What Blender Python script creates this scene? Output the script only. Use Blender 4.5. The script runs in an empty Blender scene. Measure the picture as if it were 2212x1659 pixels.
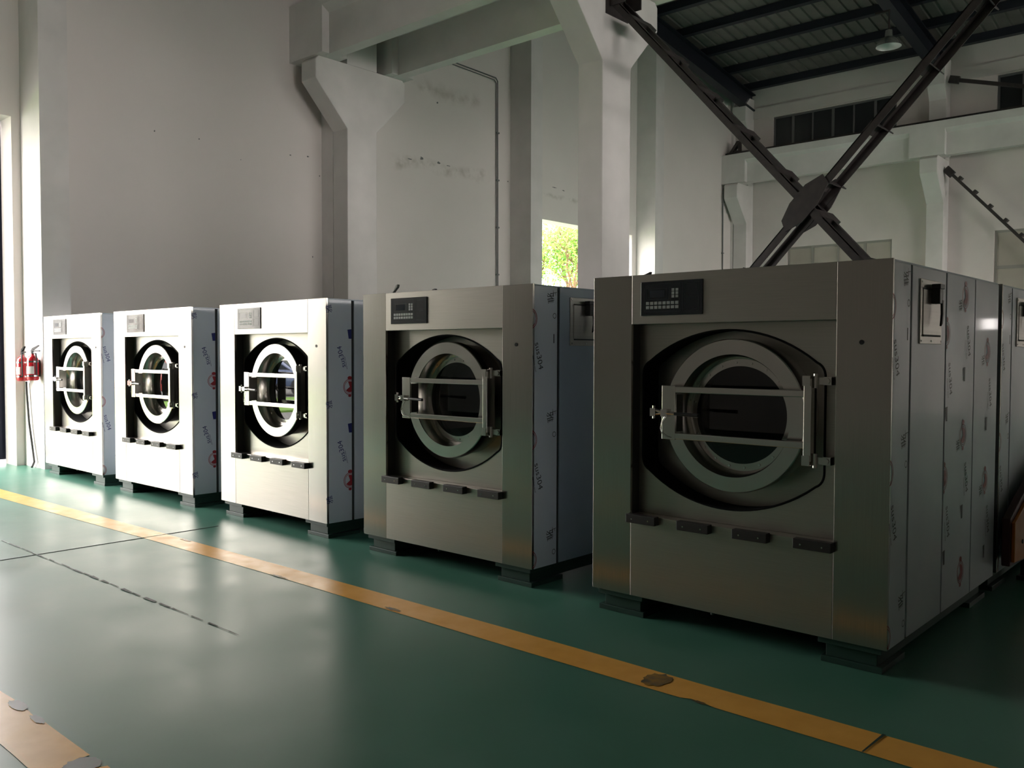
import bpy, bmesh, math, random
from mathutils import Vector, Matrix
from mathutils.geometry import tessellate_polygon
random.seed(7)
C = bpy.context.scene.collection
PI = math.pi

# ------------------------------------------------------------------ materials
def new_mat(name):
    m = bpy.data.materials.new(name); m.use_nodes = True
    nt = m.node_tree; b = nt.nodes['Principled BSDF']
    return m, nt, b
def setp(b, **k):
    names = dict(base='Base Color', rough='Roughness', metal='Metallic', spec='Specular IOR Level', coat='Coat Weight',
                 coatr='Coat Roughness', alpha='Alpha', aniso='Anisotropic', arot='Anisotropic Rotation', trans='Transmission Weight', ior='IOR')
    for a, v in k.items():
        s = b.inputs[names[a]]
        s.default_value = (*v, 1) if isinstance(v, tuple) else v
def plain(name, col, rough=.5, metal=0, **k):
    m, nt, b = new_mat(name); setp(b, base=col, rough=rough, metal=metal, **k); return m
def noisy(name, c1, c2, scale, rough=(.4, .6), metal=0, stretch=(1, 1, 1), detail=5, bump=0, bscale=None, lo=.3, hi=.7, **k):
    m, nt, b = new_mat(name); setp(b, metal=metal, **k)
    tc = nt.nodes.new('ShaderNodeTexCoord'); mp = nt.nodes.new('ShaderNodeMapping'); mp.inputs['Scale'].default_value = stretch
    nz = nt.nodes.new('ShaderNodeTexNoise'); nz.inputs['Scale'].default_value = scale; nz.inputs['Detail'].default_value = detail
    nt.links.new(tc.outputs['Object'], mp.inputs[0]); nt.links.new(mp.outputs[0], nz.inputs['Vector'])
    mr = nt.nodes.new('ShaderNodeMapRange'); mr.inputs[1].default_value = lo; mr.inputs[2].default_value = hi
    nt.links.new(nz.outputs['Fac'], mr.inputs[0])
    mx = nt.nodes.new('ShaderNodeMix'); mx.data_type = 'RGBA'
    mx.inputs[6].default_value = (*c1, 1); mx.inputs[7].default_value = (*c2, 1)
    nt.links.new(mr.outputs[0], mx.inputs[0]); nt.links.new(mx.outputs[2], b.inputs['Base Color'])
    r = nt.nodes.new('ShaderNodeMapRange'); r.inputs[3].default_value = rough[0]; r.inputs[4].default_value = rough[1]
    nt.links.new(mr.outputs[0], r.inputs[0]); nt.links.new(r.outputs[0], b.inputs['Roughness'])
    if bump:
        n2 = nt.nodes.new('ShaderNodeTexNoise'); n2.inputs['Scale'].default_value = bscale or scale * 4; n2.inputs['Detail'].default_value = 4
        nt.links.new(mp.outputs[0], n2.inputs['Vector'])
        bp = nt.nodes.new('ShaderNodeBump'); bp.inputs['Strength'].default_value = bump; bp.inputs['Distance'].default_value = .01
        nt.links.new(n2.outputs['Fac'], bp.inputs['Height']); nt.links.new(bp.outputs[0], b.inputs['Normal'])
    return m

M = {}
M['paint'] = noisy('white_wall_paint', (.76, .69, .665), (.66, .60, .575), .9, (.7, .85), bump=.05, bscale=14, detail=7)
M['grey_paint'] = noisy('worn_grey_wall_paint', (.20, .18, .16), (.15, .14, .13), .9, (.7, .85))  # unseen walls darkened so the nearest washer mirrors and receives less light
M['concrete_paint'] = noisy('white_concrete_paint', (.74, .70, .68), (.63, .60, .58), 1.6, (.65, .8), bump=.06, bscale=9)
M['steel_post'] = noisy('brushed_stainless_side', (.48, .455, .42), (.44, .42, .385), 3, (.20, .24), 1, (60, 1, 1))
M['steel'] = noisy('brushed_stainless_front', (.48, .455, .415), (.44, .42, .38), 3, (.30, .35), 1, (1, 1, 60))
M['steel_ring'] = noisy('polished_stainless', (.62, .60, .57), (.56, .54, .51), 4, (.16, .24), 1)
M['chrome'] = plain('chrome', (.68, .67, .65), .12, 1)
M['film'] = noisy('blue_white_protective_film', (.64, .67, .73), (.57, .61, .69), 2.5, (.30, .42), .1, coat=.25, coatr=.06, bump=.03, bscale=25)
M['film_plain'] = noisy('plain_protective_film', (.36, .42, .48), (.31, .37, .44), 2.0, (.32, .42), .2, coat=.2, coatr=.08, bump=.03, bscale=25)
M['film_light'] = noisy('whitish_protective_film', (.76, .79, .84), (.70, .73, .80), 2.5, (.25, .35), 0)  # lightened for unseen left panels, to bounce light onto the neighbouring sides
M['gap'] = plain('dark_cavity', (.03, .03, .032), .6)
M['rubber'] = plain('black_rubber', (.008, .008, .009), .8, 0, spec=.1)
M['groove'] = plain('dark_grey_rubber_strip', (.05, .045, .045), .55)  # dark grey plates lining the sides of the door recess
M['blackplastic'] = plain('black_plastic', (.012, .012, .014), .3)
M['bumper'] = noisy('black_bumper_plastic', (.012, .011, .011), (.018, .016, .016), 40, (.4, .5), 0, (1, 1, 6))
M['panel_face'] = plain('control_panel_navy', (.013, .017, .024), .22, 0, coat=.3, coatr=.03)
M['panel_line'] = plain('control_panel_border', (.03, .035, .045), .3)
M['screen'] = plain('display_glass', (.035, .04, .055), .08)
M['button'] = plain('pale_grey_button', (.42, .43, .44), .45)
M['button_dot'] = plain('grey_button_mark', (.16, .16, .17), .45)
M['green_frame'] = plain('dark_green_base_paint', (.02, .055, .042), .4)
M['ink_black'] = plain('black_film_ink', (.02, .022, .03), .45)
M['ink_blue'] = plain('blue_film_ink', (.01, .012, .14), .4)
M['ink_red'] = plain('red_film_ink', (.32, .02, .03), .4)
M['white_ink'] = plain('pale_film_ink', (.5, .5, .52), .4)
M['dark_iron'] = noisy('dark_painted_iron', (.022, .018, .018), (.045, .035, .033), 12, (.45, .6))
M['rafter'] = plain('dark_navy_roof_steel', (.014, .015, .024), .5)
M['roof'] = noisy('grey_roof_sheeting', (.175, .155, .145), (.14, .125, .115), 2, (.45, .6))
M['lamp'] = plain('aluminium_reflector', (.62, .62, .60), .22, .85)
M['lamp_in'] = plain('white_reflector_inside', (.6, .6, .58), .3)
M['red_paint'] = plain('extinguisher_red', (.45, .012, .02), .25, 0, coat=.4)
M['label_white'] = plain('extinguisher_label', (.65, .6, .58), .5)
M['cable'] = plain('black_cable', (.025, .027, .025), .5)
M['navy_door'] = plain('navy_door_leaf', (.02, .02, .055), .5)
M['dark_glass'] = plain('dark_window_glass', (.035, .037, .04), .15)
M['frost'] = noisy('beige_frosted_glass', (.46, .42, .36), (.38, .34, .29), 1.5, (.35, .5))
M['frame'] = plain('grey_window_frame', (.30, .29, .26), .5)
M['frame_dk'] = plain('dark_window_frame', (.14, .14, .14), .5)
M['orange'] = noisy('orange_machine_paint', (.62, .20, .008), (.52, .16, .006), 6, (.35, .5))
M['dark_red'] = plain('dark_red_paint', (.06, .012, .015), .5)
M['yellow'] = noisy('yellow_floor_paint', (.95, .50, .09), (.86, .43, .075), 7, (.28, .42), lo=.35, hi=.75)
M['smudge'] = noisy('black_tyre_smudge', (.10, .085, .05), (.40, .22, .04), 22, (.3, .5), lo=.35, hi=.7)
M['asphalt'] = noisy('outdoor_concrete', (.17, .17, .165), (.14, .14, .135), .6, (.8, .9))
M['grass'] = noisy('lawn_green', (.10, .22, .03), (.16, .30, .05), 3, (.8, .9))
M['bark'] = noisy('tree_bark', (.20, .11, .07), (.12, .07, .045), 6, (.7, .9))
M['leaf'] = plain('tree_leaf', (.13, .28, .06), .45)
M['leaf2'] = plain('tree_leaf_yellowish', (.36, .46, .12), .45)
M['building'] = plain('pale_far_building', (.62, .61, .58), .8)
M['car_blue'] = plain('car_paint_blue', (.10, .14, .26), .2, .3, coat=.8)
M['car_silver'] = plain('car_paint_silver', (.45, .47, .5), .25, .5, coat=.8)
M['car_red'] = plain('car_paint_red', (.35, .03, .03), .25, .1, coat=.8)
M['car_glass'] = plain('car_window_glass', (.02, .025, .03), .05)
M['tyre'] = plain('tyre_rubber', (.02, .02, .02), .7)
for k in ('leaf', 'leaf2'):
    nt = M[k].node_tree; b = nt.nodes['Principled BSDF']
    tr = nt.nodes.new('ShaderNodeBsdfTranslucent'); tr.inputs[0].default_value = b.inputs['Base Color'].default_value
    mx = nt.nodes.new('ShaderNodeMixShader'); mx.inputs[0].default_value = .45
    nt.links.new(b.outputs[0], mx.inputs[1]); nt.links.new(tr.outputs[0], mx.inputs[2])
    nt.links.new(mx.outputs[0], nt.nodes['Material Output'].inputs[0])

# door glass: dark tinted pane, reflective and partly see-through
m, nt, b = new_mat('tinted_porthole_glass')
setp(b, base=(.006, .007, .009), rough=.015, spec=.8)
tr = nt.nodes.new('ShaderNodeBsdfTransparent'); tr.inputs[0].default_value = (.35, .38, .42, 1)
mx = nt.nodes.new('ShaderNodeMixShader'); mx.inputs[0].default_value = .25
nt.links.new(b.outputs[0], mx.inputs[1]); nt.links.new(tr.outputs[0], mx.inputs[2]); nt.links.new(mx.outputs[0], nt.nodes['Material Output'].inputs[0])
M['glass'] = m

# floor: glossy green epoxy with cloudy wear
m, nt, b = new_mat('green_epoxy_floor'); setp(b, spec=.36)
tc = nt.nodes.new('ShaderNodeTexCoord')
n1 = nt.nodes.new('ShaderNodeTexNoise'); n1.inputs['Scale'].default_value = 1.3; n1.inputs['Detail'].default_value = 9; n1.inputs['Roughness'].default_value = .62
n2 = nt.nodes.new('ShaderNodeTexNoise'); n2.inputs['Scale'].default_value = 9; n2.inputs['Detail'].default_value = 6
nt.links.new(tc.outputs['Object'], n1.inputs['Vector']); nt.links.new(tc.outputs['Object'], n2.inputs['Vector'])
rp = nt.nodes.new('ShaderNodeValToRGB'); rp.color_ramp.elements[0].position = .3; rp.color_ramp.elements[0].color = (.056, .190, .130, 1)
rp.color_ramp.elements[1].position = .75; rp.color_ramp.elements[1].color = (.100, .245, .185, 1)
nt.links.new(n1.outputs['Fac'], rp.inputs[0])
rp2 = nt.nodes.new('ShaderNodeValToRGB'); rp2.color_ramp.elements[0].position = .62; rp2.color_ramp.elements[0].color = (0, 0, 0, 1)
rp2.color_ramp.elements[1].position = .82; rp2.color_ramp.elements[1].color = (.05, .05, .05, 1)
nt.links.new(n2.outputs['Fac'], rp2.inputs[0])
mx = nt.nodes.new('ShaderNodeMix'); mx.data_type = 'RGBA'; mx.inputs[7].default_value = (.13, .22, .18, 1)
nt.links.new(rp2.outputs[0], mx.inputs[0]); nt.links.new(rp.outputs[0], mx.inputs[6]); nt.links.new(mx.outputs[2], b.inputs['Base Color'])
mr = nt.nodes.new('ShaderNodeMapRange'); mr.inputs[1].default_value = .3; mr.inputs[2].default_value = .7; mr.inputs[3].default_value = .28; mr.inputs[4].default_value = .42
nt.links.new(n1.outputs['Fac'], mr.inputs[0]); nt.links.new(mr.outputs[0], b.inputs['Roughness'])
bp = nt.nodes.new('ShaderNodeBump'); bp.inputs['Strength'].default_value = .02; bp.inputs['Distance'].default_value = .01
nt.links.new(n2.outputs['Fac'], bp.inputs['Height']); nt.links.new(bp.outputs[0], b.inputs['Normal'])
M['floor'] = m

# gable wall paint: same paint plus water stains in two bands
m, nt, b = new_mat('stained_wall_paint'); setp(b, rough=.8)
tc = nt.nodes.new('ShaderNodeTexCoord'); sx = nt.nodes.new('ShaderNodeSeparateXYZ'); nt.links.new(tc.outputs['Object'], sx.inputs[0])
nz = nt.nodes.new('ShaderNodeTexNoise'); nz.inputs['Scale'].default_value = .9; nz.inputs['Detail'].default_value = 7
nt.links.new(tc.outputs['Object'], nz.inputs['Vector'])
base = nt.nodes.new('ShaderNodeMix'); base.data_type = 'RGBA'; base.inputs[6].default_value = (.75, .70, .665, 1); base.inputs[7].default_value = (.66, .615, .585, 1)
nt.links.new(nz.outputs['Fac'], base.inputs[0])
def math_node(op, a, b_=None, c=None, clamp=False):
    n = nt.nodes.new('ShaderNodeMath'); n.operation = op; n.use_clamp = clamp
    for i, v in enumerate((a, b_, c)):
        if v is None: continue
        if isinstance(v, (int, float)): n.inputs[i].default_value = v
        else: nt.links.new(v, n.inputs[i])
    return n.outputs[0]
n3 = nt.nodes.new('ShaderNodeTexNoise'); n3.inputs['Scale'].default_value = 3.2; n3.inputs['Detail'].default_value = 8; n3.inputs['Roughness'].default_value = .65
nt.links.new(tc.outputs['Object'], n3.inputs['Vector'])
def band(z0, w, y0, y1):
    dz = math_node('ABSOLUTE', math_node('SUBTRACT', math_node('ADD', sx.outputs[2], math_node('MULTIPLY', nz.outputs['Fac'], .5)), z0 + .25))
    a = math_node('SUBTRACT', 1, math_node('DIVIDE', dz, w), clamp=True)
    l = math_node('MULTIPLY', math_node('SUBTRACT', sx.outputs[1], y0), 3, clamp=True)
    r = math_node('MULTIPLY', math_node('SUBTRACT', y1, sx.outputs[1]), 3, clamp=True)
    return math_node('MULTIPLY', a, math_node('MULTIPLY', l, r))
tot = math_node('ADD', math_node('ADD', band(5.2, .16, 6.6, 9.5), math_node('MULTIPLY', band(6.75, .25, 7.2, 9.3), .6)), band(5.15, .07, 10.9, 12.6))
st = math_node('MULTIPLY', tot, math_node('MULTIPLY', math_node('SUBTRACT', n3.outputs['Fac'], .42), 4, clamp=True), clamp=True)
mx = nt.nodes.new('ShaderNodeMix'); mx.data_type = 'RGBA'; mx.inputs[7].default_value = (.30, .26, .21, 1)
nt.links.new(math_node('MULTIPLY', st, .8), mx.inputs[0]); nt.links.new(base.outputs[2], mx.inputs[6]); nt.links.new(mx.outputs[2], b.inputs['Base Color'])
M['gable'] = m

# ------------------------------------------------------------------ mesh helpers
class MB:
    def __init__(s): s.v = []; s.f = []
    def add(s, vs, fs, mat=None):
        n = len(s.v)
        s.v += [tuple(mat @ Vector(v)) if mat else tuple(v) for v in vs]
        s.f += [tuple(i + n for i in f) for f in fs]; return s
    def box(s, x0, x1, y0, y1, z0, z1, mat=None):
        vs = [(x0, y0, z0), (x1, y0, z0), (x1, y1, z0), (x0, y1, z0), (x0, y0, z1), (x1, y0, z1), (x1, y1, z1), (x0, y1, z1)]
        return s.add(vs, [(0, 3, 2, 1), (4, 5, 6, 7), (0, 1, 5, 4), (1, 2, 6, 5), (2, 3, 7, 6), (3, 0, 4, 7)], mat)
    def prism(s, pts, axis, a, b):
        # pts 2D polygon; axis 0: (y,z) extruded along x, 1: (x,z) along y, 2: (x,y) along z
        def P(p, t): return {0: (t, p[0], p[1]), 1: (p[0], t, p[1]), 2: (p[0], p[1], t)}[axis]
        n = len(pts); vs = [P(p, a) for p in pts] + [P(p, b) for p in pts]
        fs = [tuple(range(n)), tuple(range(2 * n - 1, n - 1, -1))] + [(i, i + n, (i + 1) % n + n, (i + 1) % n) for i in range(n)]
        return s.add(vs, fs)
    def cyl(s, p, q, r, n=16, r2=None):
        p, q = Vector(p), Vector(q); d = (q - p).normalized(); r2 = r if r2 is None else r2
        u = d.orthogonal().normalized(); w = d.cross(u)
        vs = [p + (u * math.cos(2 * PI * i / n) + w * math.sin(2 * PI * i / n)) * r for i in range(n)]
        vs += [q + (u * math.cos(2 * PI * i / n) + w * math.sin(2 * PI * i / n)) * r2 for i in range(n)]
        fs = [tuple(range(n - 1, -1, -1)), tuple(range(n, 2 * n))] + [(i, (i + 1) % n, (i + 1) % n + n, i + n) for i in range(n)]
        return s.add(vs, fs)
    def tube(s, pts, r, n=8):
        pts = [Vector(p) for p in pts]; rings = []; u = None
        for i, p in enumerate(pts):
            d = (pts[min(i + 1, len(pts) - 1)] - pts[max(i - 1, 0)]).normalized()
            u = d.orthogonal().normalized() if u is None else (u - d * u.dot(d)).normalized()
            w = d.cross(u); rr = r[i] if isinstance(r, (list, tuple)) else r
            rings.append([p + (u * math.cos(2 * PI * k / n) + w * math.sin(2 * PI * k / n)) * rr for k in range(n)])
        vs = [v for ring in rings for v in ring]; fs = []
        for i in range(len(rings) - 1):
            for k in range(n): fs.append((i * n + k, i * n + (k + 1) % n, (i + 1) * n + (k + 1) % n, (i + 1) * n + k))
        fs += [tuple(range(n - 1, -1, -1)), tuple(range(len(vs) - n, len(vs)))]
        return s.add(vs, fs)
    def lathe_y(s, cx, cz, prof, n=72, closed=True):
        # prof: list of (r, y) revolved around the Y axis through (cx, cz)
        m_ = len(prof); vs = []; fs = []
        for i in range(n):
            a = 2 * PI * i / n
            for r, y in prof: vs.append((cx + r * math.cos(a), y, cz + r * math.sin(a)))
        for i in range(n):
            j = (i + 1) % n
            for k in range(m_ if closed else m_ - 1):
                l = (k + 1) % m_; fs.append((i * m_ + k, j * m_ + k, j * m_ + l, i * m_ + l))
        return s.add(vs, fs)
    def lathe_z(s, c, prof, n=32):
        m_ = len(prof); vs = []; fs = []
        for i in range(n):
            a = 2 * PI * i / n
            for r, z in prof: vs.append((c[0] + r * math.cos(a), c[1] + r * math.sin(a), c[2] + z))
        for i in range(n):
            j = (i + 1) % n
            for k in range(m_ - 1): fs.append((i * m_ + k, j * m_ + k, j * m_ + k + 1, i * m_ + k + 1))
        return s.add(vs, fs)
    def build(s, name, mat, parent=None, bevel=0, smooth=None, loc=None):
        me = bpy.data.meshes.new(name); me.from_pydata(s.v, [], s.f)
        bm = bmesh.new(); bm.from_mesh(me); bmesh.ops.recalc_face_normals(bm, faces=bm.faces)
        if bevel: bmesh.ops.bevel(bm, geom=[e for e in bm.edges if e.is_manifold and e.calc_face_angle(0) > .6], offset=bevel, segments=2, profile=.5, affect='EDGES')
        bm.to_mesh(me); bm.free(); me.materials.append(mat)
        if smooth:
            me.polygons.foreach_set('use_smooth', [True] * len(me.polygons)); me.set_sharp_from_angle(angle=math.radians(smooth))
        o = bpy.data.objects.new(name, me); C.objects.link(o)
        if parent: o.parent = parent
        if loc: o.location = loc
        return o
def empty(name, loc=(0, 0, 0), rz=0):
    o = bpy.data.objects.new(name, None); C.objects.link(o); o.location = loc; o.rotation_euler = (0, 0, rz); o.empty_display_size = .2; return o
def tag(o, label=None, cat=None, group=None, kind=None):
    for k, v in (('label', label), ('category', cat), ('group', group), ('kind', kind)):
        if v: o[k] = v
    return o
def struct(name, mb, mat, **k): return tag(mb.build(name, mat, **k), kind='structure')
def copy_tree(o, parent=None):
    c = o.copy(); C.objects.link(c)
    if parent: c.parent = parent
    for ch in kids[o.name]: copy_tree(ch, c)
    return c
def index_kids():
    global kids; kids = {o.name: [] for o in bpy.data.objects}
    for o in bpy.data.objects:
        if o.parent: kids[o.parent.name].append(o)

_tx = {}
def text_geo(t):
    if t not in _tx:
        cu = bpy.data.curves.new('lettering', 'FONT'); cu.body = t; cu.size = 1; cu.align_x = 'CENTER'; cu.align_y = 'CENTER'; cu.resolution_u = 3
        o = bpy.data.objects.new('lettering', cu); C.objects.link(o); bpy.context.view_layer.update()
        me = bpy.data.meshes.new_from_object(o.evaluated_get(bpy.context.evaluated_depsgraph_get()))
        _tx[t] = ([tuple(v.co) for v in me.vertices], [tuple(p.vertices) for p in me.polygons])
        bpy.data.objects.remove(o); bpy.data.curves.remove(cu); bpy.data.meshes.remove(me)
    return _tx[t]
def put_text(mb, t, org, u, v, size, stretch=1.0):
    # org centre, u reading direction, v up direction of the letters
    vs, fs = text_geo(t); org, u, v = Vector(org), Vector(u).normalized(), Vector(v).normalized()
    mb.add([org + u * (p[0] * size * stretch) + v * (p[1] * size) for p in vs], fs)

# ------------------------------------------------------------------ camera
cam = bpy.data.cameras.new('camera'); co = bpy.data.objects.new('camera', cam); C.objects.link(co)
f, yaw, pitch, roll = 1907.04, .7291, -.0347, .0024
fw = Vector((-math.sin(yaw) * math.cos(pitch), math.cos(yaw) * math.cos(pitch), math.sin(pitch)))
r = fw.cross(Vector((0, 0, 1))).normalized(); u = r.cross(fw)
r2 = r * math.cos(roll) + u * math.sin(roll); u2 = -r * math.sin(roll) + u * math.cos(roll)
mt = Matrix((r2, u2, -fw)).transposed().to_4x4(); mt.translation = Vector((3.1448, -4.2518, 1.532)); co.matrix_world = mt
cam.sensor_fit = 'HORIZONTAL'; cam.sensor_width = 36; cam.lens = f / 2212 * 36; cam.clip_end = 300; cam.clip_start = .05
bpy.context.scene.camera = co

# ------------------------------------------------------------------ the hall
XG, XE, YN, YF = -9.74, 22.3, -10.3, 20.43      # gable face, far +X end, near side wall, far side wall
YC0, YC1 = 5.15, 5.79                            # column line
EAVE = 9.47
def zroof(y):
    if y >= 12.95: return EAVE + .15 * (YF - y)
    if y >= 5.47: return EAVE + .15 * (y - 5.47)
    y = max(y, YN); mid = (5.47 + YN) / 2
    return EAVE + .12 * (5.47 - y) if y > mid else EAVE + .12 * (y - YN)
def wall(name, axis, at, th, lo, hi, z1, holes, mat):
    # axis 0: wall in the plane x=at..at+th running along y ; axis 1: plane y=at..at+th running along x
    mb = MB(); us = sorted({lo, hi} | {h[0] for h in holes} | {h[1] for h in holes}); zs = sorted({0, z1} | {h[2] for h in holes} | {h[3] for h in holes})
    for a, b_ in zip(us, us[1:]):
        for c, d in zip(zs, zs[1:]):
            if any(h[0] <= (a + b_) / 2 <= h[1] and h[2] <= (c + d) / 2 <= h[3] for h in holes): continue
            x0, x1 = sorted((at, at + th))
            if axis == 0: mb.box(x0, x1, a, b_, c, d)
            else: mb.box(a, b_, x0, x1, c, d)
    return struct(name, mb, mat)
# floor
struct('floor', MB().box(XG - .4, XE + .3, YN - .3, YF + .3, -.2, 0), M['floor'])
floor = bpy.data.objects['floor']
D1 = (-4.35, .148, 0, 4.67); D2 = (10.75, 14.78, 0, 4.57)
gl = wall('wall_left', 0, XG, -.40, YN - .3, YF + .3, EAVE - .05, [D1, D2], M['gable'])
gm = MB()
for (a, m_, b_) in ((YN - .3, (5.47 + YN) / 2, 5.47), (5.47, 12.95, YF + .3)):
    gm.prism([(a, EAVE - .05), (m_, EAVE - .05), (b_, EAVE - .05), (b_, EAVE), (m_, zroof(m_) - .02), (a, EAVE)], 0, XG - .3, XG)
gm.build('gable_peak', M['gable'], gl)
wins_up = [(-8.62, -5.1), (-2.68, .8), (2.9, 6.4), (8.3, 11.7), (13.6, 17.0)]
wins_lo = [(-8.14, -5.17), (-2.68, .55), (2.9, 5.2)]
WREF = (6.02, 6.40, 2.17, 2.44)
wall('wall_back', 1, YF, .3, XG - .3, XE + .3, EAVE, [(a, b_, 7.4, 8.5) for a, b_ in wins_up] + [(a, b_, 1.9, 4.64) for a, b_ in wins_lo] + [WREF], M['paint'])
NW = [(-6, -3, 1.6, 3.4), (8, 12.0, 0, 4.5), (15, 19, 1.2, 4.5)]
NW = []
wall('wall_front', 1, YN, -.3, XG - .3, XE + .3, EAVE, NW, M['grey_paint'])
E1 = (-9, 3, 2.4, 5.8); E2 = (7.5, 18.5, 0, 5.3)  # unseen end-wall openings added to let in light from the right
wr = wall('wall_right', 0, XE, .30, YN - .3, YF + .3, EAVE - .05, [E1, E2], M['paint'])
gm = MB()
for (a, m_, b_) in ((YN - .3, (5.47 + YN) / 2, 5.47), (5.47, 12.95, YF + .3)):
    gm.prism([(a, EAVE - .05), (m_, EAVE - .05), (b_, EAVE - .05), (b_, EAVE), (m_, zroof(m_) - .02), (a, EAVE)], 0, XE, XE + .3)
gm.build('gable_peak', M['paint'], wr)
# partition added out of view to shade the nearest washer's side and floor
struct('wall_partition', MB().box(4.4, 4.55, -6.5, 4.6, 0, 3.2), M['grey_paint'])
# lintel band on the far wall
struct('trim_1', MB().box(XG, XE, YF - .06, YF, 8.52, 8.83), M['paint'])
# door frame of the near gable door, bright white jamb
struct('trim_2', MB().box(XG, XG + .05, D1[0] - .1, D1[0], 0, 4.75), M['paint'])
# corrugated roof sheets, one per bay
def roof_sheet(name, y0, ym, y1, ze0, ze1):
    mb = MB(); x = XG - .3; prof = []
    while x < XE + .3:
        prof += [(x, 0), (x + .20, 0), (x + .225, .035), (x + .275, .035)]; x += .3
    prof.append((x, 0)); n = len(prof); ys = [(y0, ze0), (ym, zroof(ym)), (y1, ze1)]
    vs = [(px, y, z + d) for (y, z) in ys for (px, d) in prof] + [(px, y, z + d + .02) for (y, z) in ys for (px, d) in prof]
    fs = []
    for lay in (0, 3):
        for r_ in (0, 1):
            for i in range(n - 1):
                b0 = (lay + r_) * n + i; fs.append((b0, b0 + 1, b0 + n + 1, b0 + n))
    mb.add(vs, fs); return struct(name, mb, M['roof'])
roof_sheet('ceiling', 5.47, 12.95, YF, EAVE, EAVE)
roof_sheet('ceiling.001', YN, (5.47 + YN) / 2, 5.47, EAVE, EAVE)
for n_, (a, b_) in enumerate(((-.35, .35),)):
    pass
# pilasters against the gable (part of the shell)
pil = [(.26, .62, -9.08), (5.15, 5.79, -9.42), (10.10, 10.48, -9.15), (14.975, 15.36, -9.17), (20.0, 20.43, -9.66)]
for i, (a, b_, xf) in enumerate(pil):
    struct('trim_%d' % (i + 3), MB().box(XG, xf, a, b_, 0, EAVE - .1), M['concrete_paint'])
# conduit lines on the gable
c1 = MB().tube([(-9.71, 6.6, 7.42), (-9.71, 9.60, 7.36), (-9.71, 9.66, 7.30), (-9.71, 9.69, 0)], .012).tube([(-9.715, 6.6, 7.37), (-9.715, 9.56, 7.31), (-9.715, 9.62, 7.25), (-9.715, 9.645, 0)], .010)
for z in (1.2, 2.2, 3.2, 4.2, 5.2, 6.2): c1.box(-9.738, -9.695, 9.63, 9.71, z, z + .03)
tag(c1.build('conduit_pipe', M['frame_dk']), 'thin twin conduit bending down the end wall between the two forked white columns', 'pipe')
c2 = MB().tube([(-9.71, 19.47, 6.42), (-9.71, 19.5, 3.3), (-9.71, 19.5, 0)], .018)
for z in (1.5, 3, 4.5, 6): c2.box(-9.738, -9.69, 19.46, 19.54, z, z + .03)
tag(c2.build('drain_pipe', M['frame_dk']), 'thin dark vertical pipe in the far corner beside the end bracket', 'pipe')

# windows of the far wall
def window(n_, x0, x1, z0, z1, nx, trans, glass, fr, y=YF):
    w = empty('window_%d' % n_, ((x0 + x1) / 2, y, z0)); tag(w, kind='structure')
    cx = (x0 + x1) / 2; mb = MB(); a, b_ = x0 - cx, x1 - cx; h = z1 - z0
    mb.box(a, b_, .06, .14, 0, .05).box(a, b_, .06, .14, h - .05, h).box(a, a + .05, .06, .14, .05, h - .05).box(b_ - .05, b_, .06, .14, .05, h - .05)
    for i in range(1, nx):
        x = a + (b_ - a) * i / nx; wd = .035 if i % 2 else .02
        mb.box(x - wd, x + wd, .065, .135, .05, h - .05)
    for t in trans: mb.box(a + .05, b_ - .05, .055, .145, t - z0 - .04, t - z0 + .04)
    mb.build('window_frame', fr, w); MB().box(a + .05, b_ - .05, .095, .105, .05, h - .05).build('window_pane', glass, w)
k = 1
for a, b_ in wins_up: window(k, a, b_, 7.4, 8.5, 6, [], M['dark_glass'], M['frame_dk']); k += 1
for a, b_ in wins_lo: window(k, a, b_, 1.9, 4.64, 4, [3.72], M['frost'], M['frame']); k += 1

# ------------------------------------------------------------------ columns
def fork_column(x0, label):
    t = empty('forked_column', (x0 + .2, 5.47, 0)); tag(t, label, 'column', 'forked columns between the two bays')
    pts = [(YC0, 0), (YC1, 0), (YC1, 5.37), (6.44, 6.03), (6.44, 6.36), (6.38, 6.42), (4.57, 6.42), (4.51, 6.36), (4.51, 6.05), (YC0, 5.34)]
    MB().prism([(a - 5.47, b_) for a, b_ in pts], 0, -.2, .2).build('lower_shaft', M['concrete_paint'], t, bevel=.012)
    MB().box(-.2, .2, -.32, .32, 6.42, EAVE - .05).build('upper_shaft', M['concrete_paint'], t)
    return t
fork_column(-9.41, 'white forked concrete column against the end wall, behind the middle washers')
fork_column(-4.09, 'white forked concrete column standing free behind the two nearest washers, with rust streaks under its bracket')
fork_column(1.28, 'white forked concrete column at the lower right ends of the big steel cross brace')
fork_column(6.6, 'white forked concrete column further along the row, outside the picture on the right')
for i, (x0, lab) in enumerate(((-9.64, 'white wall column with a stepped bracket in the far left corner'), (-4.18, 'white wall column with a stepped bracket right of the steel cross brace'), (1.2, 'white wall column of the back wall beyond the right edge of the photo'), (6.6, 'white back wall column right of the small bright window'))):
    t = empty('wall_column', (x0 + .21, 20.0, 0)); tag(t, lab, 'column', 'bracketed columns along the back wall')
    w = .21
    MB().prism([(0, 0), (.42, 0), (.42, 6.52), (-.54, 6.52), (-.6, 6.46), (-.6, 6.10), (0, 5.40)], 0, -w, w).build('lower_shaft', M['concrete_paint'], t, bevel=.01)
    MB().prism([(.08, 6.52), (.42, 6.52), (.42, 9.1), (.14, 9.1), (-.12, 8.85), (-.12, 8.4), (.08, 8.05)], 0, -w, w).build('upper_shaft', M['concrete_paint'], t, bevel=.01)

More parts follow.
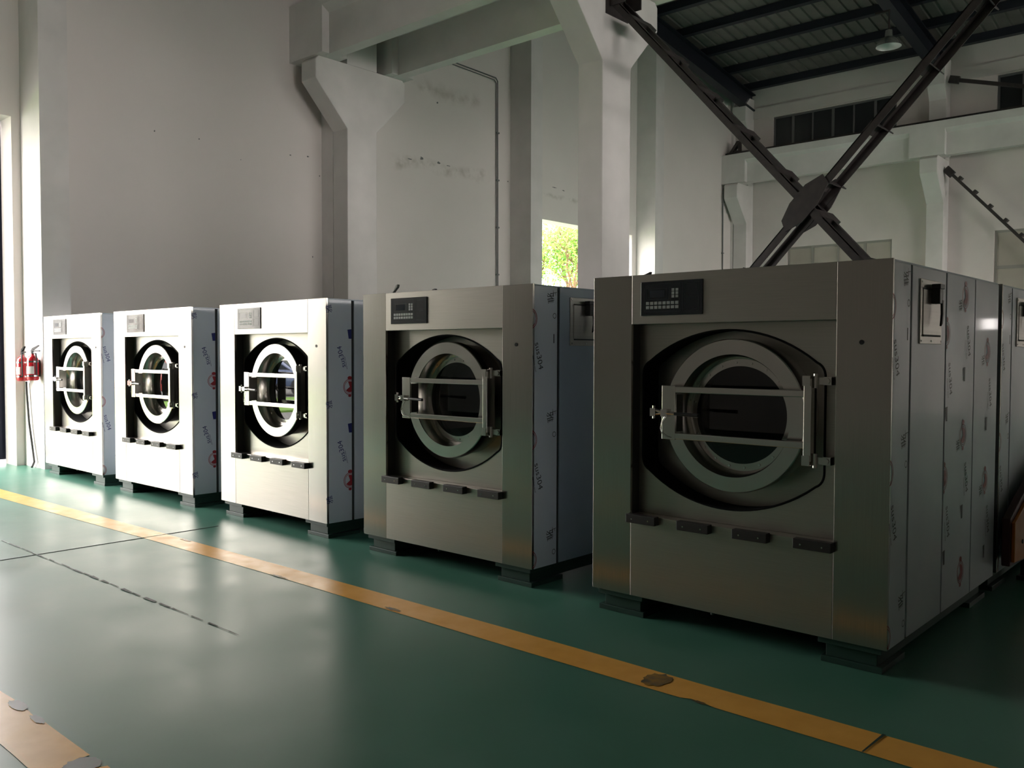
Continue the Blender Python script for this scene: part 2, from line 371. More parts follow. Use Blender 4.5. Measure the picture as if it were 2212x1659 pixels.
# ------------------------------------------------------------------ crane beams
def crane_beam(yf, sgn, z0, z1, label, segs):
    # yf: outer face of flange, sgn: +1 body extends to +Y
    t = empty('crane_beam', (XG, yf, z0)); tag(t, label, 'beam')
    L = XE - XG; h = z1 - z0; F = .50; mb = MB()
    mb.box(0, L, 0, F, h - .19, h)
    mb.prism([(.14, 0), (F - .14, 0), (F - .14, h - .28), (F, h - .19), (0, h - .19), (.14, h - .28)], 0, 0, L)
    for a, b_ in segs: mb.box(a - XG, b_ - XG, .0, F, .003, h - .19)
    mb.build('concrete_girder', M['concrete_paint'], t)
    rl = MB().box(.0, L, F / 2 - .035, F / 2 + .035, h + .05, h + .10).box(0, L, F / 2 - .015, F / 2 + .015, h, h + .05)
    rl.box(0, L, F / 2 - .09, F / 2 + .09, h, h + .02)
    rl.build('crane_rail', M['dark_iron'], t)
    return t
SEG = [(XG, -8.82), (-4.5, -3.25), (.85, 2.1), (6.2, 7.4)]
crane_beam(4.5, 1, 6.42, 7.36, 'white crane runway beam crossing the top of the picture, resting on the forked columns on the camera side', SEG)
crane_beam(5.98, 1, 6.42, 7.36, 'shaded white crane runway beam behind the front one, on the far side of the forked columns', SEG)
crane_beam(19.43, 1, 6.52, 7.36, 'white crane runway beam with a dark rail along the back wall', [(XG, -9.0), (-4.45, -3.6), (1, 1.9), (6.3, 7.3)])
t = MB().box(-9.45, -9.30, 19.62, 19.76, 7.46, 7.50); t.prism([(-9.6, 7.46), (-9.5, 7.46), (-9.28, 7.74), (-9.36, 7.78)], 1, 19.62, 19.76).prism([(-9.32, 7.46), (-9.26, 7.46), (-9.26, 7.78), (-9.36, 7.78)], 1, 19.64, 19.74)
tag(t.build('rail_stop', M['dark_iron']), 'small rusty stop at the left end of the back wall crane rail', 'rail stop')

# ------------------------------------------------------------------ roof steel
def rafter(x, w, label):
    t = empty('roof_rafter', (x, 12.95, 0)); tag(t, label, 'rafter', 'dark roof rafters')
    def half(s_):
        y1 = (YF - 12.95 - .02); a = zroof(12.95) - .22; b_ = EAVE - .22; dp = .46
        def sl(top, bot, x0, x1): return MB().prism([(0, a - top), (s_ * y1, b_ - top), (s_ * y1, b_ - bot), (0, a - bot)], 0, x0, x1)
        sl(0, .03, -w, w).build('top_flange', M['rafter'], t); sl(.03, dp, -.02, .02).build('web', M['rafter'], t); sl(dp, dp + .04, -w, w).build('bottom_flange', M['rafter'], t)
    half(1); half(-1)
    return t
RX = [(-9.3, 'dark steel rafter close along the end wall'), (-4.0, 'dark steel rafter above the hanging lamp'), (1.4, 'dark steel rafter beyond the upper right corner'), (6.8, 'dark steel rafter outside the right of the picture')]
for x, l in RX: rafter(x, .13, l)
for i in range(6):
    y = 20.12 - 1.26 * i; z = zroof(y)
    o = MB().box(XG, XE, -.09, .09, -.20, -.165).box(XG, XE, -.09, -.06, -.165, -.005).build('roof_purlin', M['rafter'], loc=(0, y, z))
    o.location = (0, y, z)
    tag(o, 'dark roof purlin, %s' % ['lowest one, along the top of the back wall', 'second above the back wall', 'third above the back wall', 'fourth above the back wall', 'fifth above the back wall', 'sixth above the back wall, nearly out of view'][i], 'purlin', 'roof purlins of the far bay')

# ------------------------------------------------------------------ braces
def angle_member(p, q, wid, dep, sgn, th=.012):
    """steel angle from p to q in an XZ plane: flat leg of width wid facing the camera, other leg going depth dep"""
    p, q = Vector(p), Vector(q); d = (q - p).normalized(); n = Vector((-d.z, 0, d.x))
    if n.z < 0: n = -n
    L = (q - p).length; y = Vector((0, 1, 0)); mat = Matrix((d, y, n)).transposed().to_4x4(); mat.translation = p
    mb = MB().box(0, L, 0, th, -wid / 2, wid / 2, mat)
    z0 = wid / 2 - th if sgn > 0 else -wid / 2
    mb.box(0, L, 0, dep, z0, z0 + th, mat); return mb, mat, L
br = empty('cross_brace', (-1.0, 5.45, 0)); tag(br, 'big dark steel X brace of paired angle bars between the forked columns', 'brace')
def local(mb): mb.v = [(v[0] + 1.0, v[1] - 5.45, v[2]) for v in mb.v]; return mb
for (p, q) in (((-3.69, 6.165), (1.28, .66)), ((-3.69, .33), (1.28, 5.60))):
    for yy, sg in ((5.28, 1), (5.62, -1)):
        mb, mat, L = angle_member((p[0], yy, p[1]), (q[0], yy, q[1]), .088, .055 if sg > 0 else -.055, 1 if yy < 5.4 else 1)
        local(mb).build('angle_bar', M['dark_iron'], br)
    p3, q3 = Vector((p[0], 5.28, p[1])), Vector((q[0], 5.28, q[1])); d = (q3 - p3).normalized(); n = Vector((-d.z, 0, d.x)); n = n if n.z > 0 else -n
    mat = Matrix((d, Vector((0, 1, 0)), n)).transposed().to_4x4(); mat.translation = p3; L = (q3 - p3).length
    mid = L / 2
    s_ = .42
    while s_ < L - .2:
        if abs(s_ - mid) > .30:
            mb = MB()
            mb.box(s_, s_ + .14, -.005, .50, .036, .047, mat)
            mb.box(s_ + .128, s_ + .14, .005, .50, -.035, .036, mat)
            local(mb).build('batten_plate', M['dark_iron'], br)
        s_ += .74
# gusset plates at the crossing, one on each face
for yy in (5.262, 5.626):
    d = Vector((4.97, 0, 5.27)).normalized(); n = Vector((-d.z, 0, d.x)); c = Vector((-1.2 + .18, yy, 3.205))
    pts = [(-.36, -.05), (-.30, .07), (-.1, .13), (.16, .13), (.36, .05), (.33, -.07), (.1, -.13), (-.16, -.13)]
    vs = [c + d * a + n * b_ for a, b_ in pts] + [c + d * a + n * b_ + Vector((0, .014, 0)) for a, b_ in pts]; k_ = len(pts)
    mb = MB().add(vs, [tuple(range(k_)), tuple(range(2 * k_ - 1, k_ - 1, -1))] + [(i, (i + 1) % k_, (i + 1) % k_ + k_, i + k_) for i in range(k_)])
    local(mb).build('gusset_plate', M['dark_iron'], br)
# anchor plates at the column
for x, z, s_ in ((-3.69, 6.165, -1), (-3.69, .33, 1), (1.28, .66, 1), (1.28, 5.6, -1)):
    sx_ = 1 if x < 0 else -1
    x1, x2 = sorted((x, x + sx_ * .02)); mb = MB().box(x1, x2, 5.2, 5.7, z - .22, z + .22)
    x1, x2 = sorted((x, x + sx_ * .26))
    mb.box(x1, x2, 5.265, 5.28, z - .12 , z + .12).box(x1, x2, 5.63, 5.645, z - .12, z + .12)
    local(mb).build('anchor_plate', M['dark_iron'], br)
# wall brace far right
def rod_brace(p, q, r_, label, battens):
    t = empty('wall_brace', p); tag(t, label, 'brace'); p_, q_ = Vector((0, 0, 0)), Vector(q) - Vector(p); d = q_.normalized()
    n = Vector((-d.z, 0, d.x)); n = n if n.z > 0 else -n
    mat = Matrix((d, Vector((0, 1, 0)), n)).transposed().to_4x4()
    MB().box(0, q_.length, -.035, .035, -r_, r_, mat).build('angle_bar', M['dark_iron'], t)
    MB().box(-.02, .22, -.05, .05, -.09, .09, mat).build('anchor_plate', M['dark_iron'], t)
    for i in range(battens): MB().box(.38 + i * .52, .46 + i * .52, -.05, .12, r_, r_ + .07, mat).build('batten_plate', M['dark_iron'], t)
rod_brace((-3.70, 19.98, 6.24), (1.2, 19.98, .83), .035, 'dark slanting brace with small cleats low on the back wall at the right edge', 8)
rod_brace((-3.66, 20.02, 8.50), (1.2, 20.02, 7.02), .045, 'dark bar brace high on the back wall near the top right corner', 0)

# ------------------------------------------------------------------ hanging lamp
t = empty('hanging_lamp', (-3.75, 15.8, 8.25)); tag(t, 'round metal high bay lamp hanging from a dark roof rafter at the top right', 'lamp')
MB().lathe_z((0, 0, 0), [(.27, 0), (.262, .04), (.235, .10), (.17, .17), (.09, .21), (.085, .21)], 40).build('lamp_shade', M['lamp'], t, smooth=50)
MB().lathe_z((0, 0, 0), [(.262, .002), (.25, .045), (.22, .1), (.15, .165), (.07, .2)], 40).build('reflector', M['lamp_in'], t, smooth=50)
MB().lathe_z((0, 0, 0), [(.0, .09), (.045, .10), (.06, .14), (.045, .19), (.03, .21)], 20).build('bulb', M['label_white'], t, smooth=50)
MB().cyl((0, 0, .20), (0, 0, .36), .085, 20, .07).build('ballast_housing', M['lamp'], t, bevel=.008)
MB().cyl((0, 0, .36), (0, 0, .78), .018, 10).box(-.30, .02, -.02, .02, .76, .80).build('hanging_rod', M['dark_iron'], t)

# ------------------------------------------------------------------ fire extinguishers
ex = empty('fire_extinguisher', (-9.53, .165, 0)); 
tag(ex, 'red fire extinguisher hung in the wall corner, left one of the pair', 'fire extinguisher', 'pair of fire extinguishers')
MB().lathe_z((0, 0, 1.15), [(0, 0), (.060, 0), (.070, .015), (.072, .03), (.072, .25), (.065, .285), (.045, .315), (.02, .33), (.018, .345), (0, .345)], 28).build('cylinder_body', M['red_paint'], ex, smooth=40)
MB().cyl((0, 0, 1.49), (0, 0, 1.53), .018, 12).box(-.02, .11, -.012, .012, 1.525, 1.54).prism([(-.02, 1.535), (.02, 1.545), (.10, 1.60), (.095, 1.61), (.0, 1.57)], 1, -.011, .011).build('valve_lever', M['blackplastic'], ex)
MB().tube([(.02, -.01, 1.51), (.075, -.03, 1.50), (.095, -.04, 1.44), (.09, -.035, 1.30), (.088, -.03, 1.22)], .009).build('hose', M['blackplastic'], ex)
lb = MB(); n = 14
vs = []; fs = []
for i in range(n + 1):
    a = -PI / 2 - .9 + 1.8 * i / n
    vs += [(.0735 * math.cos(a), .0735 * math.sin(a), 1.235), (.0735 * math.cos(a), .0735 * math.sin(a), 1.335)]
fs = [(2 * i, 2 * i + 2, 2 * i + 3, 2 * i + 1) for i in range(n)]
lb.add(vs, fs).build('paper_label', M['label_white'], ex)
for z in (1.20, 1.385): MB().lathe_z((0, 0, z), [(.074, 0), (.074, .02)], 28).build('wall_strap', M['chrome'], ex)
MB().box(-.03, .03, .07, .095, 1.2, 1.42).build('wall_hook', M['blackplastic'], ex)
index_kids()
e2 = copy_tree(ex); e2.location = (-9.17, .165, .015); e2.rotation_euler = (0, 0, .5)
e2['label'] = 'red fire extinguisher on the lit column side, right one of the pair'
cb = MB().tube([(-9.56, .22, 1.14), (-9.55, .22, 1.0), (-9.50, .225, .6), (-9.42, .23, .3), (-9.33, .22, .08), (-9.27, .17, .02)], .014, 8)
tag(cb.build('hanging_cable', M['cable'], smooth=60), 'black cable hanging below the fire extinguishers down to the floor', 'cable')
cb = MB().tube([(-9.50, .235, 1.12), (-9.46, .24, .8), (-9.40, .245, .45), (-9.27, .245, .08), (-9.24, .20, .012)], .005, 6)
tag(cb.build('thin_cord', M['frame']), 'thin grey cord beside the black cable under the fire extinguishers', 'cord')

# near gable door leaf, slid open just outside the opening
t = tag(empty('door_1', (-10.25, .03, 0)), kind='structure')
MB().box(-.04, .04, -.30, .45, .05, 4.75).build('door_leaf', M['navy_door'], t)
MB().box(-.055, -.04, -.28, .43, 1.2, 1.26).box(.04, .055, -.29, -.20, .1, 4.7).build('door_rib', M['navy_door'], t)

# ------------------------------------------------------------------ floor marking
def strip(pts_u, pts_l, z, name, mat, h=.003):
    n = len(pts_u); poly = list(pts_u) + list(reversed(pts_l))
    mb = MB(); vs = [(x, y, z) for x, y in pts_u] + [(x, y, z) for x, y in pts_l]
    fs = [(i, i + 1, n + i + 1, n + i) for i in range(n - 1)]
    return mb.add(vs, fs).build(name, mat, floor)
random.seed(3)
tu = [(-9.7, -.75), (-7.6, -.735), (-5.35, -.70), (-4.32, -.68), (-2.36, -.655), (-1.3, -.645), (-.1, -.64), (.535, -.642), (1.09, -.65), (1.20, -.65), (1.25, -.65), (1.60, -.645), (1.926, -.645), (2.4, -.647), (6, -.66), (14, -.68)]
tl = [(-9.7, -.97), (-7.02, -.95), (-5.44, -.919), (-3.9, -.875), (-2.18, -.852), (-1.04, -.856), (.10, -.862), (.69, -.86), (1.12, -.856), (1.165, -.836), (1.235, -.842), (1.29, -.855), (1.925, -.856), (2.1, -.861), (6, -.88), (14, -.9)]
strip(tu, tl, .002, 'painted_line', M['yellow'])
# second line, near the camera, with ragged end
up = [(-9.5, -2.90), (-4, -2.87), (-1.2, -2.853), (-1.045, -2.846), (-1.0, -2.872), (-.957, -2.890), (-.92, -2.872), (-.883, -2.850), (-.792, -2.858), (-.754, -2.875), (-.694, -2.851), (-.45, -2.852), (-.252, -2.853), (-.25, -2.91), (-.236, -2.937), (-.215, -2.985)]
lo = [(-9.5, -3.09), (-4, -3.06), (-1.2, -3.045), (-1.045, -3.045), (-1.0, -3.045), (-.957, -3.045), (-.92, -3.045), (-.883, -3.045), (-.792, -3.045), (-.754, -3.045), (-.694, -3.046), (-.45, -3.048), (-.318, -3.051), (-.27, -3.04), (-.25, -3.03), (-.23, -3.01)]
strip(up, lo, .002, 'painted_line', M['yellow'])
strip([(-.115, -2.847), (.3, -2.85), (4, -2.84)], [(-.19, -2.99), (.3, -3.05), (4, -3.04)], .002, 'painted_line', M['yellow'])
def blob(cx, cy, rx, ry, mat, name='floor_smudge', z=.004, n=26, rag=.25):
    mb = MB(); vs = [(cx, cy, z)]
    for i in range(n):
        a = 2 * PI * i / n; k_ = 1 + random.uniform(-rag, rag); vs.append((cx + rx * k_ * math.cos(a), cy + ry * k_ * math.sin(a), z))
    mb.add(vs, [(0, 1 + i, 1 + (i + 1) % n) for i in range(n)]); mb.build(name, mat, floor)
M['grey_smudge'] = noisy('grey_floor_smudge', (.06, .065, .07), (.09, .13, .11), 14, (.3, .5))
blob(.931, -.745, .065, .085, M['smudge'], rag=.15); blob(-.965, -2.862, .075, .028, M['grey_smudge'], rag=.12); blob(-.745, -2.862, .06, .018, M['grey_smudge'], rag=.12); blob(-.19, -2.905, .065, .06, M['grey_smudge'], rag=.1)
blob(-2.04, -.845, .09, .012, M['smudge'], rag=.4); blob(-.86, -.83, .07, .02, M['smudge'], rag=.3); blob(-3.6, -.69, .08, .015, M['smudge'], rag=.4); blob(1.21, -.85, .035, .010, M['smudge'], rag=.3)
# joints and cracks
M['crack'] = noisy('dark_floor_crack', (.035, .045, .04), (.02, .06, .045), 20, (.5, .7))
mb = MB(); x = -9.4
while x < -1.2:
    w = random.uniform(.003, .010) * (1.6 if -3.0 < x < -2.2 else 1); y = -1.70 + random.uniform(-.006, .006); L = random.uniform(.06, .16)
    mb.add([(x, y - w, .0035), (x + L, y - w * random.uniform(.3, 1), .0035), (x + L, y + w * random.uniform(.3, 1), .0035), (x, y + w, .0035)], [(0, 1, 2, 3)]); x += L * random.uniform(.8, 1.5)
mb.build('floor_joint', M['crack'], floor)
MB().box(-3.955, -3.948, -9.5, -.2, .0005, .0035).build('floor_joint', M['crack'], floor)
mb = MB().add([(1.926, -.640, .0045), (1.940, -.642, .0045), (1.935, -.70, .0045), (1.928, -.858, .0045), (1.921, -.858, .0045), (1.924, -.70, .0045)], [(0, 1, 2, 5), (5, 2, 3, 4)]); mb.build('floor_crack', M['crack'], floor)
# chipped paint spots on the end wall
random.seed(9)
for y, z, a_, b_ in ((7.512, 5.328, .05, .035), (7.971, 5.312, .05, .03), (7.2, 5.262, .06, .012), (8.227, 5.298, .06, .010), (2.841, 4.858, .012, .015), (3.564, 4.654, .010, .010), (4.505, 4.886, .02, .012), (4.862, 4.922, .03, .012), (5.101, 4.625, .012, .014), (7.934, 6.489, .03, .02), (11.606, 5.339, .10, .012), (11.95, 5.315, .05, .012), (10.019, 5.245, .02, .018), (2.126, 4.845, .012, .018), (4.95, 3.2, .012, .02)):
    n_ = 9; vs = [(XG + .003, y, z)]
    for i in range(n_):
        an = 2 * PI * i / n_; q = random.uniform(.6, 1.2); vs.append((XG + .003, y + a_ * q * math.cos(an), z + b_ * q * math.sin(an)))
    MB().add(vs, [(0, 1 + i, 1 + (i + 1) % n_) for i in range(n_)]).build('paint_chip', M['frame_dk'], gl)

# ------------------------------------------------------------------ washing machines
W, DP, ZB, ZT = 1.7211, 1.9252, .13, 1.98
def frame_with_hole(mb, rect, loop, y):
    outer = [Vector((rect[0], y, rect[2])), Vector((rect[1], y, rect[2])), Vector((rect[1], y, rect[3])), Vector((rect[0], y, rect[3]))]
    inner = [Vector((p[0], y, p[1])) for p in loop]
    tris = tessellate_polygon([outer, inner]); mb.add(outer + inner, [tuple(t_) for t_ in tris])
def opening_loop():
    cx, cz = .833, 1.174; xl, xr = .294, 1.373; pts = []
    R = .799
    def top(x): return cz + .487 - (R - math.sqrt(R * R - (x - cx) ** 2))
    n_ = 22; a0, a1 = xl + .045, xr - .045
    arc = [(a0 + (a1 - a0) * i / n_, top(a0 + (a1 - a0) * i / n_)) for i in range(n_ + 1)]
    def corner(p, m_, q, k_=6): return [((1 - t_) ** 2 * p[0] + 2 * t_ * (1 - t_) * m_[0] + t_ * t_ * q[0], (1 - t_) ** 2 * p[1] + 2 * t_ * (1 - t_) * m_[1] + t_ * t_ * q[1]) for t_ in [i / k_ for i in range(1, k_)]]
    zl = arc[0][1]
    upper = [(xl, cz)] + [(xl, zl - .08)] + corner((xl, zl - .08), (xl, zl - .02), arc[0]) + arc + corner(arc[-1], (xr, zl - .02), (xr, zl - .08)) + [(xr, zl - .08), (xr, cz)]
    lower = [(x, 2 * cz - z) for x, z in reversed(upper[1:-1])]
    return upper + lower
LOOP = opening_loop()

def film_prints(parent, layout, panels, xs_, blue=False):
    """lettering on the outer face x=xs_ of the right-hand side panels, each print a piece of its own"""
    x = xs_ + .0012; P_ = .783; inkm = M['ink_blue'] if blue else M['ink_black']
    def emit(mb, name, mat, dst=None, zmax=1.966, zmin=.135):
        if not mb.v or min(v[2] for v in mb.v) > zmax or max(v[2] for v in mb.v) < zmin: return None
        mb.v = [(a, b_, min(max(c, zmin), zmax)) for a, b_, c in mb.v]
        return mb.build(name, mat, dst or parent)
    def axes(tilt, down): return (Vector((0, tilt, -1)), Vector((0, 1, tilt))) if down else (Vector((0, -tilt, 1)), Vector((0, -1, -tilt)))
    def word(y, z, tilt, down, size=.066, dst=None):
        d, up_ = axes(tilt, down)
        for t_, yy, zz, sz in (('sus304', y, z, size), ('stainless steel', y + (-.042 if down else .042), z - .05, .020)):
            mb = MB(); put_text(mb, t_, (x, yy, zz), d, up_, sz); emit(mb, 'printed_word', inkm, dst)
    def glyph(y, z, size=.075, tilt=.15, s_='\u96c5', down=True, dst=None):
        d, up_ = axes(tilt, down); mb = MB(); put_text(mb, s_, (x, y, z), d, up_, size); emit(mb, 'printed_character', inkm, dst)
    def disc(mb, y, z, r_, x_, clip, a0=0, a1=2 * PI, r0=0, sq=1):
        n_ = 28; vs = []; fs = []
        for i in range(n_ + 1):
            a = a0 + (a1 - a0) * i / n_
            for rr in (r0, r_): vs.append((x_, min(max(y + rr * math.cos(a), clip[0]), clip[1]), z + sq * rr * math.sin(a)))
        for i in range(n_):
            q = (2 * i, 2 * i + 1, 2 * i + 3, 2 * i + 2)
            if len({tuple(round(c, 6) for c in vs[j]) for j in q}) > 2 and max(vs[j][1] for j in q) - min(vs[j][1] for j in q) > 1e-5: fs.append(q)
        mb.add(vs, fs)
    def logo(y, z, clip, solid=True, dst=None):
        red = MB()
        disc(red, y, z, .066, x, clip, r0=.061); disc(red, y, z, .055, x, clip, r0=.051)
        if solid:
            disc(red, y, z, .046, x, clip, a0=PI * -.5, a1=PI * .62); disc(red, y, z, .046, x, clip, a0=PI * 1.2, a1=PI * 1.5)
            disc(red, y, z + .074, .022, x, clip, sq=.7); disc(red, y, z - .074, .016, x, clip, sq=.7)
        g = emit(red, 'printed_logo', M['ink_red'], dst)
    c1 = (0.004, .2515)
    def square(y2, z2, dst=None): emit(MB().add([(x, y2, z2 + .035), (x, y2 + .04, z2 + .04), (x, y2 + .04, z2 - .04), (x, y2 + .012, z2 - .04)], [(0, 1, 2, 3)]), 'printed_mark', inkm, dst)
    if layout == 1:
        for k_ in range(3):
            z = 1.516 - P_ * k_
            if z > .25: word(.062, z, .25, True)
            if 1.86 - P_ * k_ > .2: glyph(.175, 1.895 - P_ * k_); glyph(.222, 1.93 - P_ * k_, .045, s_='\u4e0a')
            logo(-.020, 1.756 - P_ * k_, (0.003, .2), False)
            mb = MB(); disc(mb, .222, 1.78 - P_ * k_, .018, x, c1, r0=.014); emit(mb, 'printed_ring', inkm)
        emit(MB().box(x - .001, x, .212, .220, 1.60, 1.66), 'printed_mark', inkm)
    else:
        for k_ in range(3):
            z = 1.50 - P_ * k_
            if z > .25: word(.150, z, .25, False)
            if 1.25 - P_ * k_ > .2: logo(.232, 1.25 - P_ * k_, (.1, .2515))
            if 1.10 - P_ * k_ > .2: glyph(.03, 1.11 - P_ * k_, .07, down=False)
            if 1.69 - P_ * k_ > .15: square(.2105, 1.69 - P_ * k_)
        glyph(.03, 1.893, .07, down=False)
    if panels:
        for y0_, zo, cl, dst in ((.845, 0, (.845, 1.38), panels[0]), (1.68, -.10, (1.41, 1.92), panels[1]), (1.19, .21, (.85, 1.38), panels[0])):
            for k_ in range(3):
                z = 1.645 + zo - P_ * k_
                if .24 < z < 1.9: logo(y0_, z, cl, dst=dst)
                zt = 1.40 + zo - P_ * k_
                if .35 < zt < 1.8:
                    word(min(y0_ + .08, cl[1] - .1), zt, .20, True, dst=dst)
                    if y0_ > .9: glyph(max(y0_ - .10, cl[0] + .05), z - .05, .07, dst=dst)
                zq = 1.21 + zo - P_ * k_
                if .24 < zq < 1.9: square(max(y0_ - .02, cl[0]), zq, dst)

def make_washer():
    t = empty('washing_machine')
    # front
    MB().box(0, .268, 0, .02, ZB, ZT).build('front_strip', M['steel_post'], t, bevel=.0015)
    MB().box(1.459, W, 0, .02, ZB, ZT).build('front_strip', M['steel_post'], t, bevel=.0015)
    MB().box(.2695, 1.4575, 0, .02, 1.70, ZT).box(.2695, 1.4575, .02, .09, 1.70, 1.71).build('header_panel', M['steel'], t, bevel=.002)
    MB().box(.2695, 1.4575, 0, .02, ZB, .605).box(.2695, 1.4575, .02, .092, .597, .605).build('lower_panel', M['steel'], t, bevel=.002)
    MB().box(.262, .268, .02, .26, .60, 1.71).build('recess_side', M['groove'], t)
    MB().box(1.459, 1.465, .02, .26, .60, 1.71).build('recess_side', M['groove'], t)
    dm = MB(); frame_with_hole(dm, (.2685, 1.4585, .606, 1.699), LOOP, .09)
    dm.build('door_panel', M['steel'], t)
    # rubber-lined opening wall and lip
    n_ = len(LOOP); vs = [(p[0], .088, p[1]) for p in LOOP] + [(p[0], .26, p[1]) for p in LOOP]
    MB().add(vs, [(i, (i + 1) % n_, (i + 1) % n_ + n_, i + n_) for i in range(n_)]).tube([(p[0], .089, p[1]) for p in LOOP] + [(LOOP[0][0], .089, LOOP[0][1])], .006, 6).build('opening_seal', M['rubber'], t, smooth=50)
    cx, cz = .880, 1.200
    # drum front plate behind the opening
    pl = MB(); pl.lathe_y(cx, cz, [(.35, .252), (.66, .252)], 72, closed=False); pl.build('drum_front', M['steel'], t)
    # round door: ring, funnel, flange, glass
    MB().lathe_y(cx, cz, [(.330, .045), (.408, .045), (.413, .05), (.413, .11), (.400, .12), (.395, .25), (.330, .25)], 96).build('door_ring', M['steel_ring'], t, smooth=35)
    MB().lathe_y(cx, cz, [(.333, .047), (.3325, .05), (.322, .065), (.306, .145), (.306, .155), (.335, .15)], 96).build('door_funnel', M['steel_ring'], t, smooth=35)
    fl = MB().lathe_y(cx, cz, [(.305, .148), (.266, .148), (.266, .156), (.305, .156)], 96).build('glass_flange', M['steel_ring'], t, smooth=35)
    for i in range(20):
        bo = MB()
        a = 2 * PI * (i + .3) / 20; bo.cyl((cx + .287 * math.cos(a), .149, cz + .287 * math.sin(a)), (cx + .287 * math.cos(a), .143, cz + .287 * math.sin(a)), .0065, 6).build('bolt', M['chrome'], fl)
    MB().lathe_y(cx, cz, [(0, .151), (.268, .151)], 64, closed=False).build('door_glass', M['glass'], t)
    MB().lathe_y(cx, cz, [(.30, .26), (.36, .35), (.36, 1.0), (0.001, 1.0)], 48, closed=False).build('drum', M['gap'], t, smooth=35)
    # door bars
    for z0, z1 in ((1.318, 1.352), (1.062, 1.096)):
        MB().box(.50, 1.32, -.038, -.008, z0, z1).build('door_bar', M['steel_ring'], t, bevel=.003)
    MB().box(.50, .585, -.040, -.030, 1.058, 1.356).box(.50, .508, -.030, .0, 1.058, 1.356).box(.577, .585, -.030, .045, 1.10, 1.31).build('latch_plate', M['steel_ring'], t, bevel=.002)
    MB().box(1.315, 1.355, -.040, .0, 1.0, 1.412).box(1.33, 1.345, 0, .05, 1.03, 1.38).build('hinge_bar', M['steel_ring'], t, bevel=.003)
    for z in (1.0, 1.395):
        h = MB().box(1.31, 1.35, -.045, .01, z - .02, z + .03).cyl((1.365, -.01, z - .03), (1.365, -.01, z + .04), .012, 12).box(1.36, 1.44, -.005, .02, z - .012, z + .022).box(1.40, 1.44, .0, .25, z - .015, z + .025)
        h.cyl((1.42, -.012, z + .005), (1.42, -.004, z + .005), .014, 10); h.build('hinge', M['steel_ring'], t)
    lt = MB().box(.428, .462, -.05, -.02, 1.183, 1.228).cyl((.445, -.035, 1.17), (.445, -.035, 1.242), .008, 10).cyl((.46, -.04, 1.215), (.52, -.045, 1.208), .008, 10).cyl((.46, -.04, 1.196), (.52, -.045, 1.202), .006, 10)
    lt.box(.505, .545, -.062, -.038, 1.185, 1.225).cyl((.53, -.055, 1.205), (.60, -.06, 1.203), .007, 10); lt.build('latch', M['chrome'], t)
    MB().cyl((.594, -.06, 1.203), (.745, -.066, 1.200), .009, 12, .011).build('latch_handle', M['blackplastic'], t, smooth=40)
    MB().tube([(.525, -.05, 1.185), (.507, -.048, 1.16), (.497, -.048, 1.12), (.507, -.048, 1.09), (.535, -.050, 1.074), (.562, -.046, 1.070)], .002, 6).build('latch_cable', M['chrome'], t, smooth=60)
    # rubber bumpers
    for i in range(4):
        x0 = .266 + .3345 * i; b_ = MB().box(x0, x0 + .195, -.045, .0, .562, .612); g = b_.build('bumper', M['bumper'], t, bevel=.003)
        for q in (.04, .15): MB().cyl((x0 + q, -.0465, .585), (x0 + q, -.044, .585), .0045, 8).build('screw', M['chrome'], g)
    MB().cyl((1.582, -.003, 1.589), (1.582, .001, 1.589), .012, 16).build('panel_lock', M['blackplastic'], t)
    # control panel
    cp = MB().box(.334, .729, -.007, 0, 1.747, 1.937).build('control_panel', M['panel_face'], t, bevel=.002)
    pw, ph = .395, .190
    def U(a, b_): return .334 + a * pw, 1.937 - b_ * ph
    ln = MB()
    def rect_line(a0, a1, b0, b1, w=.0014):
        x0, z0 = U(a0, b1); x1, z1 = U(a1, b0); y0_, y1_ = -.0078, -.007
        ln.box(x0, x1, y0_, y1_, z1 - w, z1).box(x0, x1, y0_, y1_, z0, z0 + w).box(x0, x0 + w, y0_, y1_, z0, z1).box(x1 - w, x1, y0_, y1_, z0, z1)
    rect_line(.06, .66, .07, .90); rect_line(.70, .95, .07, .90); rect_line(.73, .92, .12, .45); rect_line(.73, .92, .52, .85); rect_line(.10, .45, .22, .53)
    ln.build('panel_border', M['panel_line'], cp)
    x0, z1 = U(.155, .26); x1, z0 = U(.40, .47)
    MB().box(x0, x1, -.0082, -.007, z0, z1).build('display', M['screen'], cp)
    def btn(u_, v_, w_=.0105, h_=.0085):
        x, z = U(u_, v_)
        g = MB().box(x - w_, x + w_, -.0085, -.007, z - h_, z + h_).build('button', M['button'], cp)
        MB().box(x - w_ * .4, x + w_ * .5, -.0088, -.0085, z - h_ * .45, z + h_ * .35).build('button_mark', M['button_dot'], g) if False else None
    for i in range(8):
        for v_ in (.64, .765): btn(.118 + i * .0685, v_)
    for i in range(2):
        for v_ in (.265, .36, .455): btn(.535 + i * .063, v_, .0085, .0075)
    # body
    MB().box(.02, W - .02, .42, DP - .02, ZB + .01, ZT - .02).box(.02, .262, .02, .42, ZB + .01, ZT - .02).box(1.465, W - .02, .02, .42, ZB + .01, ZT - .02).box(.262, 1.465, .26, .42, ZB + .01, .8).build('inner_casing', M['gap'], t)
    MB().box(.004, W - .004, .004, DP - .004, ZT - .012, ZT - .002).build('top_panel', M['film_plain'], t, bevel=.002)
    MB().box(.004, W - .004, DP - .01, DP, ZB, ZT - .012).build('back_panel', M['film_plain'], t)
    MB().box(0, .014, .02, DP - .01, ZB, ZT - .012).build('left_side_panel', M['film_light'], t)
